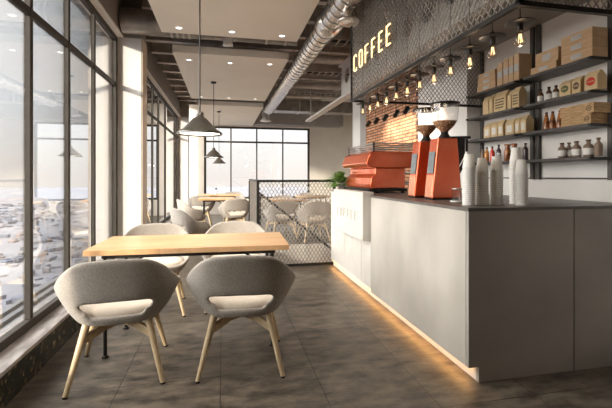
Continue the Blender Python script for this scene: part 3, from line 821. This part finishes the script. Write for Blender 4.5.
# ------------------------------------------------------------------ grinders
def grinder(y0, label):
    root = empty('coffee_grinder', (1.80, y0 + .07, Z), label, 'coffee grinder', 'copper coffee grinders on the counter')
    y1 = y0 + .135
    MB().prism([(1.655, Z + .012), (1.665, Z + .12), (1.675, Z + .19), (1.712, Z + .505), (1.885, Z + .505), (1.925, Z + .012)], 'Y', y0, y1).build('body', M['copper'], root, bev=.010, seg=3)
    fp = MB(); fp.add([(1.652, y0 + .014, Z + .02), (1.652, y1 - .014, Z + .02), (1.6695, y1 - .014, Z + .20), (1.6695, y0 + .014, Z + .20),
                       (1.660, y0 + .014, Z + .02), (1.660, y1 - .014, Z + .02), (1.678, y1 - .014, Z + .20), (1.678, y0 + .014, Z + .20)],
                      [(0, 1, 2, 3), (7, 6, 5, 4), (0, 4, 5, 1), (1, 5, 6, 2), (2, 6, 7, 3), (3, 7, 4, 0)])
    fp.build('front_plate', M['copper_front'], root, bev=.002)
    sc_ = MB(); sc_.add([(1.6695, y0 + .022, Z + .215), (1.6695, y1 - .022, Z + .215), (1.690, y1 - .022, Z + .395), (1.690, y0 + .022, Z + .395),
                         (1.680, y0 + .022, Z + .215), (1.680, y1 - .022, Z + .215), (1.702, y1 - .022, Z + .395), (1.702, y0 + .022, Z + .395)],
                        [(0, 1, 2, 3), (7, 6, 5, 4), (0, 4, 5, 1), (1, 5, 6, 2), (2, 6, 7, 3), (3, 7, 4, 0)])
    sc_.build('display', M['screen'], root, bev=.002)
    MB().box(1.66, 1.92, y0 + .01, y1 - .01, Z + .001, Z + .0115).build('base', M['black'], root)
    yc = (y0 + y1) / 2
    MB().prism([(1.886, Z + .30), (1.886, Z + .515), (1.968, Z + .515), (1.965, Z + .37), (1.915, Z + .28)], 'Y', y0 + .02, y1 - .02).build('doser_chute', M['black'], root, bev=.004)
    hd = MB(); hd.prism([(1.84, Z + .5051), (1.84, Z + .522), (2.02, Z + .528), (2.03, Z + .518), (2.02, Z + .505), (1.936, Z + .5051)], 'Y', y0 + .03, y1 - .03)
    hd.bar((2.012, yc, Z + .515), (2.012, yc, Z + .40), .02, .014)
    hd.bar((1.935, yc, Z + .22), (2.0, yc, Z + .33), .03, .02); hd.bar((1.91, yc, Z + .20), (1.94, yc, Z + .23), .03, .02)
    hd.build('handle', M['black'], root, bev=.003)
    xc = 1.805
    MB().lathe([(.05, .505), (.052, .515), (.04, .53), (.03, .545), (.03, .56)], (xc, yc, Z), 24, closed_top=True).build('collar', M['black'], root)
    MB().lathe([(.030, .552), (.036, .565), (.078, .610), (.102, .65), (.109, .71), (.114, .785)], (xc, yc, Z), 36).build('hopper', M['clear'], root)
    MB().lathe([(.001, .562), (.029, .562), (.034, .572), (.074, .609), (.096, .648), (.001, .66)], (xc, yc, Z), 30).build('coffee_beans', M['beans'], root)
    MB().lathe([(.001, .785), (.117, .785), (.120, .790), (.118, .800), (.001, .806)], (xc, yc, Z), 36).build('hopper_lid', M['black'], root)
    return root
grinder(2.87, 'right copper coffee grinder with a clear hopper of beans, nearer the paper cups')
grinder(3.17, 'left copper coffee grinder with a clear hopper of beans, nearer the espresso machine')

# tumbler on a saucer before the right grinder
tb = empty('glass_tumbler', (1.70, 2.60, Z), 'clear glass tumbler on a white saucer in front of the right grinder', 'glass')
MB().lathe([(.001, 0), (.044, 0), (.050, .008), (.044, .010), (.001, .006)], (1.70, 2.60, Z + .001), 28).build('saucer', M['paper_white'], tb)['label'] = 'white saucer'
MB().lathe([(.001, .012), (.030, .011), (.034, .10), (.0355, .102), (.032, .10), (.028, .016)], (1.70, 2.60, Z), 28).build('tumbler', M['clear'], tb)
MB().lathe([(.034, .093), (.037, .098), (.037, .104), (.034, .104)], (1.70, 2.60, Z), 24).build('rim', M['steel'], tb)

# ------------------------------------------------------------------ paper cups, upside down in stacks
def cup_proto(r0, r1, h, name, m, rimm):
    root = empty(name, (0, 0, 0), 'x', 'paper cup')
    MB().lathe([(r0, .004), (r1, h), (.001, h - .001)], n=22).build('cup_wall', m, root)
    MB().lathe([(r0 - .001, 0), (r0 + .0025, .001), (r0 + .003, .004), (r0 + .0005, .006)], n=22).build('rim', rimm, root)
    return root
cp0 = cup_proto(.040, .027, .095, 'paper_cup', M['paper_white'], M['paper_rim'])
first = True
STK = [(1.585, 2.29, 20, 'leftmost white cup stack'), (1.690, 2.30, 18, 'second white cup stack from the left'),
       (1.800, 2.30, 19, 'third white cup stack from the left'), (1.915, 2.21, 17, 'front right white cup stack'), (1.985, 2.34, 24, 'tallest white cup stack, at the rear right')]
for (x, y, n, nm) in STK:
    for k in range(n):
        o = cp0 if first else dup(cp0)
        first = False
        jx, jy = random.uniform(-.0008, .0008), random.uniform(-.0008, .0008)
        o.location = (x + jx, y + jy, Z + .001 + k * .0128)
        o['label'] = ('topmost upside down paper cup of the ' if k == n - 1 else 'bottom upside down paper cup of the ' if k == 0 else 'upside down paper cup nested in the ') + nm
        o['group'] = 'paper cups of the ' + nm
cp1 = cup_proto(.030, .022, .08, 'kraft_cup', M['kraft'], M['card'])
for k in range(6):
    o = cp1 if k == 0 else dup(cp1)
    o.location = (1.80, 2.48, Z + .001 + k * .0125); o['category'] = 'paper cup'
    o['label'] = ('topmost small brown kraft cup behind the white stacks' if k == 5 else 'small brown kraft cup in the short stack behind the white cups')
    o['group'] = 'small kraft cups behind the white stacks'

# ------------------------------------------------------------------ shelves
SX0, SX1 = 2.60, 2.795
LEVELS = [2.12, 1.875, 1.635, 1.392]
def shelf_unit(y0, y1, label):
    root = empty('shelf_unit', (2.7, (y0 + y1) / 2, 1.2), label, 'shelf unit', 'dark metal wall shelves')
    for z in LEVELS:
        MB().box(SX0, SX1 - .001, y0 + .0175, y1 - .0175, z - .022, z).build('shelf', M['shelf_metal'], root, bev=.002)
    MB().box(SX1 - .012, SX1, y0, y1, 1.225, 1.237).build('bottom_rail', M['shelf_metal'], root)
    for y in (y0, y1):
        MB().box(SX1 - .028, SX1, y - .017, y + .017, 1.22, 2.61).build('upright', M['shelf_metal'], root)
        for z in LEVELS: MB().box(SX0 - .012, SX1 - .0285, y - .011, y + .011, z - .024, z - .004).build('bracket', M['black'], root)
    return root
shelf_unit(3.07, 3.785, 'left dark metal wall shelf unit, beside the white pier')
shelf_unit(2.33, 3.00, 'right dark metal wall shelf unit, nearer the camera')

def Yp(px, X):
    F_ = 390.; A_ = math.atan(83 / 390.); a = (px - 306) / F_
    dx = a * math.cos(A_) + math.sin(A_); dy = -a * math.sin(A_) + math.cos(A_)
    return X * dy / dx
FX = 2.615
def span(p0, p1, X=FX):
    a, b = Yp(p1, X), Yp(p0, X); return a + .0015, b - .0015
def printed(mb, x, y0, y1, z0, z1, rows=3):
    h = (z1 - z0) / rows; r = random.Random(int(y0 * 1000) + rows)
    for i in range(rows):
        y = y1
        while y > y0 + .008:
            w_ = r.uniform(.006, .016); w_ = min(w_, y - y0)
            mb.box(x - .0008, x, y - w_, y, z0 + i * h + h * .2, z0 + i * h + h * .75); y -= w_ + .004
def carton(p0, p1, z0, z1, label, dep=.14, mt='card', lab=True, vert=False, group='cardboard cartons on the top shelves'):
    y0, y1 = span(p0, p1)
    r = empty('carton', (FX + dep / 2, (y0 + y1) / 2, z0), label, 'box', group)
    MB().box(FX, FX + dep, y0, y1, z0 + .0005, z1).build('box_body', M[mt], r, bev=.002)
    if lab:
        yc = (y0 + y1) / 2; zc = (z0 + z1) / 2; w_ = (y1 - y0)
        if vert: MB().box(FX - .001, FX - .0001, y0 + .003, y1 - .003, zc - .035, zc + .03).build('label_band', M['label'], r)
        else: MB().box(FX - .001, FX - .0001, yc - w_ * .17, yc + w_ * .17, zc - (z1 - z0) * .25, zc + (z1 - z0) * .25).build('label_sticker', M['label'], r)
    MB().box(FX + .002, FX + dep - .002, y0 + .001, y1 - .001, z1 + .0001, z1 + .0012).build('lid_tape', M['card'], r)
    return r
T = LEVELS[0] + .001
# left unit, top shelf
for i, nm in enumerate(('bottom', 'middle', 'topmost')):
    carton(477 + i * .6, 495.5 - i * .3, T + i * .0615, T + i * .0615 + .06, 'flat carton at the left end of the top shelves, %s in its stack' % nm)
carton(497, 502.5, T, T + .215, 'thin upright cardboard carton on the left top shelf, leftmost of the upright ones', vert=True)
carton(503, 508.3, T, T + .235, 'upright cardboard carton on the left top shelf, second from left', vert=True)
carton(508.6, 513.3, T, T + .235, 'upright cardboard carton on the left top shelf, third from left', vert=True)
carton(513.6, 519, T, T + .24, 'upright cardboard carton at the right end of the left top shelf', vert=True)
# right unit, top shelf
carton(530.5, 556.5, T, T + .058, 'long flat carton at the left of the right top shelf, under a larger box')
carton(535, 558.5, T + .0595, T + .165, 'cardboard box with a square label lying on a flat carton, right top shelf')
for i, nm in enumerate(('bottom', 'middle', 'topmost')):
    carton(561, 592.5, T + i * .0715, T + i * .0715 + .07, 'wide cardboard carton right end of the top shelf, %s in its stack' % nm)

def bag(p0, p1, z0, h, label, mt='kraft', dep=.085, kind='text', col='ink', group='kraft paper bags on the shelves', name='paper_bag'):
    y0, y1 = span(p0, p1)
    r = empty(name, (FX + dep / 2, (y0 + y1) / 2, z0), label, 'paper bag', group)
    x0, x1 = FX, FX + dep; xm = (x0 + x1) / 2; zt = z0 + h
    vs = [(x0, y0, z0 + .001), (x1, y0, z0 + .001), (x1, y1, z0 + .001), (x0, y1, z0 + .001),
          (x0, y0, z0 + h * .72), (x1, y0, z0 + h * .72), (x1, y1, z0 + h * .72), (x0, y1, z0 + h * .72),
          (xm - .010, y0 + .002, zt), (xm + .004, y0 + .002, zt), (xm + .004, y1 - .002, zt), (xm - .010, y1 - .002, zt)]
    fs = [(3, 2, 1, 0)]
    for k in (0, 4):
        fs += [(k, k + 1, k + 5, k + 4), (k + 1, k + 2, k + 6, k + 5), (k + 2, k + 3, k + 7, k + 6), (k + 3, k, k + 4, k + 7)]
    fs.append((8, 9, 10, 11))
    MB().add(vs, fs).build('bag_body', M[mt], r, bev=.003)
    yc = (y0 + y1) / 2; w_ = y1 - y0
    if kind == 'text':
        m = MB(); printed(m, x0 - .0003, y0 + w_ * .15, y1 - w_ * .15, z0 + h * .12, z0 + h * .66, 4); m.build('printed_text', M[col], r)
    elif kind == 'label':
        MB().box(x0 - .0012, x0 - .0002, yc - w_ * .3, yc + w_ * .3, z0 + h * .15, z0 + h * .58).build('label_sticker', M['white_label'], r)
    elif kind == 'logo':
        n = 24; rr, rz_ = w_ * .34, h * .22; zc = z0 + h * .44
        MB().prism([(yc + rr * math.cos(2 * PI * i / n), zc + rz_ * math.sin(2 * PI * i / n)) for i in range(n)], 'X', x0 - .0012, x0 - .0002).build('round_emblem', M[col], r)
        m = MB(); printed(m, x0 - .0014, yc - rr * .7, yc + rr * .7, zc - .006, zc + .006, 1); m.build('printed_text', M['kraft'], r)
    return r
T2 = LEVELS[1] + .001
bag(482.5, 488.5, T2, .185, 'plain kraft bag at the left end of the second left shelf', kind='')
bag(489, 492.5, T2, .19, 'narrow plain kraft bag on the second left shelf, second from left', kind='')
bag(493.5, 506, T2, .195, 'wide kraft bag printed with dark text, middle of the second left shelf')
bag(507, 511, T2, .17, 'narrow kraft bag right of the wide printed one, second left shelf', kind='')
bag(512, 519, T2, .19, 'kraft bag printed with dark text at the right end of the second left shelf')
T3 = LEVELS[2] + .001
for k, (a, b) in enumerate(((483.5, 490), (490.5, 497), (497.5, 503), (505, 513.5), (514.5, 519.5), (520, 526))):
    bag(a, b, T3, .15 + .004 * (k % 3), 'kraft bag with white label, third left shelf, %s of six' % ('first from the left', 'second from the left', 'third from the left', 'fourth from the left', 'fifth from the left', 'rightmost')[k],
        kind='label', group='white labelled kraft bags on the third left shelf')
bag(559, 570.5, T2, .125, 'kraft coffee bag with a green oval emblem, second right shelf', kind='logo', col='logo_green', group='coffee bags with oval emblems')
bag(571.5, 580.5, T2, .13, 'kraft coffee bag with a brown oval emblem, second right shelf', kind='logo', col='logo_brown', group='coffee bags with oval emblems')
bag(584, 597.5, T2, .14, 'kraft coffee bag with a red oval emblem, second right shelf', kind='logo', col='logo_red', group='coffee bags with oval emblems')

def bottle(pc, z0, r, h, m, label, lab='white_label', cat='bottle', group='bottles on the shelves', neck=.42, X=FX + .05, cap='black', name='bottle'):
    y = Yp(pc, X)
    root = empty(name, (X, y, z0), label, cat, group)
    prof = [(.001, .001), (r * .92, .001), (r, .006), (r, h * .58), (r * .85, h * .68), (r * neck, h * .78), (r * neck, h * .90)]
    MB().lathe(prof, (X, y, z0), 22, closed_top=True).build('glass_body', M[m], root)
    MB().lathe([(r * neck * 1.25, h * .90), (r * neck * 1.25, h), (.001, h)], (X, y, z0), 16, closed_bottom=True).build('cap', M[cap], root)
    if lab: MB().lathe([(r * 1.015, h * .12), (r * 1.02, h * .125), (r * 1.02, h * .50), (r * 1.015, h * .505)], (X, y, z0), 22).build('label_band', M[lab], root)
    return root
for k, (p, h) in enumerate(((540.5, .115), (549, .118), (556, .115))):
    bottle(p, T2, .0245 if k != 1 else .022, h, 'brown_glass', 'small brown bottle with a white label on the second right shelf, %s of three' % ('left', 'middle', 'right')[k], group='small brown bottles on the second right shelf')
T4 = LEVELS[3] + .001
for k, (p, r_, h, dx) in enumerate(((562, .029, .122, 0), (569, .024, .125, .05), (576.5, .032, .125, 0), (588.5, .033, .128, 0), (598.5, .026, .135, 0))):
    bottle(p, T4, r_, h, 'stone_bottle', 'brown bottle on the lowest right shelf, %s' % ('first from the left', 'second from the left, set back', 'middle one', 'fourth from the left', 'rightmost, without a label')[k],
           lab='white_label' if k < 4 else None, group='brown bottles on the lowest right shelf', X=FX + .045 + dx, cap='brown_glass')
for k, (p, m, nm) in enumerate(((482.8, 'stone_bottle', 'brown syrup bottle at the left end of the lowest left shelf'), (486.8, 'amber', 'amber syrup bottle on the lowest left shelf'),
                                (492.3, 'red', 'bright red syrup bottle on the lowest left shelf'), (498.8, 'plum', 'dark syrup bottle with a grey label on the lowest left shelf'),
                                (529.2, 'plum', 'dark bottle at the right end of the lowest left shelf'))):
    if k == 4: p = 525.5
    bottle(p, T4, .023, .155 + .012 * (k == 3), m, nm, lab='label' if k == 3 else None, group='syrup bottles on the lowest left shelf')
# patterned amber jars
for k, (p, zz_, X_) in enumerate(((507.5, T4, FX + .04), (514.2, T4, FX + .05))):
    bottle(p, zz_, .030, .16, 'tortoise', 'mottled amber glass jar on the lowest left shelf, %s one' % ('left', 'right')[k], lab=None, neck=.75, group='mottled amber jars', cat='jar', name='jar', cap='tortoise')
for k, p in enumerate((546.5, 551.5, 557.5)):
    y = Yp(p, FX + .05)
    r = empty('amber_cone_bottle', (FX + .05, y, T3), 'tapering mottled amber bottle on the third right shelf, %s of three' % ('left', 'middle', 'right')[k], 'bottle', 'tapering amber bottles')
    MB().lathe([(.001, .001), (.027, .001), (.028, .01), (.024, .06), (.012, .125), (.009, .135)], (FX + .05 + .012 * k, y, T3), 20, closed_top=True).build('glass_body', M['tortoise'], r)
    MB().lathe([(.011, .1355), (.011, .15), (.001, .151)], (FX + .05 + .012 * k, y, T3), 14, closed_bottom=True).build('stopper', M['brown_glass'], r)
def crate(p0, p1, z0, h, label):
    y0, y1 = span(p0, p1); X = FX; dep = .15
    r = empty('wooden_crate', (X + dep / 2, (y0 + y1) / 2, z0), label, 'crate', 'wooden crates on the third right shelf')
    m = MB(); n = 4; s_ = h / n
    for i in range(n):
        for (a, b, c_, d_) in ((X, X + .008, y0, y1), (X + dep - .008, X + dep, y0, y1), (X + .0081, X + dep - .0081, y0, y0 + .008), (X + .0081, X + dep - .0081, y1 - .008, y1)):
            m.box(a, b, c_, d_, z0 + .001 + i * s_, z0 + (i + 1) * s_ - .0012)
    m.build('slatted_side', M['wood_crate'], r)
    MB().box(X + .009, X + dep - .009, y0 + .009, y1 - .009, z0 + .001, z0 + .008).box(X, X + dep, y0, y1, z0 + h, z0 + h + .006).build('lid', M['wood_crate'], r)
    m = MB(); yc = y0 + (y1 - y0) * .13; zc = z0 + h * .5
    for k in range(20):
        a, b = 2 * PI * k / 20, 2 * PI * (k + 1) / 20
        m.bar((X - .001, yc + .018 * math.cos(a), zc + .018 * math.sin(a)), (X - .001, yc + .018 * math.cos(b), zc + .018 * math.sin(b)), .004, .0015, up=(1, 0, 0))
    m.box(X - .0015, X - .0003, yc - .010, yc + .010, zc - .007, zc - .002).box(X - .0015, X - .0003, yc - .008, yc + .008, zc + .003, zc + .007)
    m.build('burnt_round_mark', M['ink'], r)
    return r
crate(561, 591, T3, .068, 'lower slatted wooden crate with a round mark, third right shelf')
crate(559.5, 594, T3 + .076, .068, 'upper slatted wooden crate with a round mark, stacked on the other crate')

# ------------------------------------------------------------------ outside: terrace slats and the city far below
tr = empty('terrace_deck', (-2.0, 4, -.2), 'pale slatted terrace outside the left windows', 'deck')
m = MB()
x = -1.52
while x > -1.93: m.box(x - .05, x, -2, 14, .02, .06); x -= .115
m.build('deck_slats', M['deck'], tr)
MB().box(-1.98, -1.43, -2, 14, -.25, .0).build('deck_base', M['deck_dark'], tr)
jj = MB()
for i in range(16): jj.box(-1.95, -1.5, -1.9 + i, -1.84 + i, .001, .019)
jj.build('deck_joist', M['deck_dark'], tr)
g = MB().box(-4000, 4000, -1500, 6000, -165, -160).build('ground', M['ground'])
struct(g, 'pale city ground far below the windows', 'ground')
rc = random.Random(11)
for nm, mk, cnt in (('distant_city', 'city_a', 3800), ('distant_city', 'city_c', 2000), ('distant_city', 'city_b', 700)):
    mb = MB()
    for i in range(cnt):
        d = 230 + 2600 * rc.random() ** 1.5
        a = rc.uniform(math.radians(-20), math.radians(120))
        cx, cy = -d * math.cos(a), d * math.sin(a)
        s_ = rc.uniform(5, 9) * (1 + d / 1500); h = rc.uniform(2, 9)
        rz = rc.uniform(0, PI)
        mb.cbox((cx, cy, -160 + h / 2), (s_, s_ * rc.uniform(.6, 1.6), h), rz)
        if mk == 'city_b':
            mb.lathe([(s_ * .8, 0), (.1, s_ * .35)], (cx, cy, -160 + h), 4)
    o = mb.build(nm, M[mk])
    tag(o, {'city_a': 'pale blocks of the distant city below the windows', 'city_c': 'bluish grey blocks of the distant city below the windows', 'city_b': 'reddish roofed houses of the distant city below the windows'}[mk], 'city', kind='stuff')

# ------------------------------------------------------------------ light
W = bpy.data.worlds.new('World'); SC.world = W; W.use_nodes = True
nt = W.node_tree; nt.nodes.clear()
out = nt.nodes.new('ShaderNodeOutputWorld'); bg = nt.nodes.new('ShaderNodeBackground')
tc = nt.nodes.new('ShaderNodeTexCoord'); sp = nt.nodes.new('ShaderNodeSeparateXYZ')
rp_ = nt.nodes.new('ShaderNodeValToRGB')
nt.links.new(tc.outputs['Generated'], sp.inputs[0]); nt.links.new(sp.outputs['Z'], rp_.inputs['Fac'])
cr = rp_.color_ramp
cr.elements[0].position = 0.0; cr.elements[0].color = (.74, .68, .64, 1)
cr.elements[1].position = 1.0; cr.elements[1].color = (2.4, 2.5, 2.7, 1)
for p, c_ in ((.05, (.78, .74, .71)), (.16, (.84, .85, .87)), (.42, (.82, .825, .84)), (.62, (1.3, 1.33, 1.4))):
    e = cr.elements.new(p); e.color = (*c_, 1)
bg.inputs['Strength'].default_value = .78
nt.links.new(rp_.outputs['Color'], bg.inputs['Color']); nt.links.new(bg.outputs[0], out.inputs['Surface'])

S = bpy.data.lights.new('sun', 'SUN'); S.energy = 2.9; S.angle = math.radians(4); S.color = (1, .88, .74)
so = bpy.data.objects.new('sun', S); COL.objects.link(so)
so.rotation_euler = Vector((1, 1.1, -.34)).to_track_quat('-Z', 'Y').to_euler()
so.location = (-5, 0, 6)
S2 = bpy.data.lights.new('sky_fill', 'SUN'); S2.energy = 6.5; S2.angle = math.radians(75); S2.color = (1, .965, .91)  # added broad second sun, stands in for sky light to brighten the room
so2 = bpy.data.objects.new('sky_fill', S2); COL.objects.link(so2)
so2.rotation_euler = Vector((1, .05, -.45)).to_track_quat('-Z', 'Y').to_euler(); so2.location = (-6, 2, 7)

# ------------------------------------------------------------------ camera
cam = bpy.data.cameras.new('camera'); co = bpy.data.objects.new('camera', cam); COL.objects.link(co)
cam.sensor_width = 36; cam.lens = 36 * 390 / 612; cam.shift_y = -28 / 612
cam.clip_start = .05; cam.clip_end = 9000
co.location = (0, 0, 1.25); co.rotation_euler = (PI / 2, 0, -math.atan(83 / 390))
SC.camera = co
SC.view_settings.view_transform = 'Standard'; SC.view_settings.look = 'None'
SC.view_settings.exposure = 1.12; SC.view_settings.gamma = 1; SC.view_settings.use_curve_mapping = False
SC.cycles.use_denoising = True
SC.cycles.max_bounces = 10; SC.cycles.transparent_max_bounces = 24; SC.cycles.diffuse_bounces = 8
SC.cycles.sample_clamp_indirect = 6
SC.cycles.caustics_reflective = False; SC.cycles.caustics_refractive = False
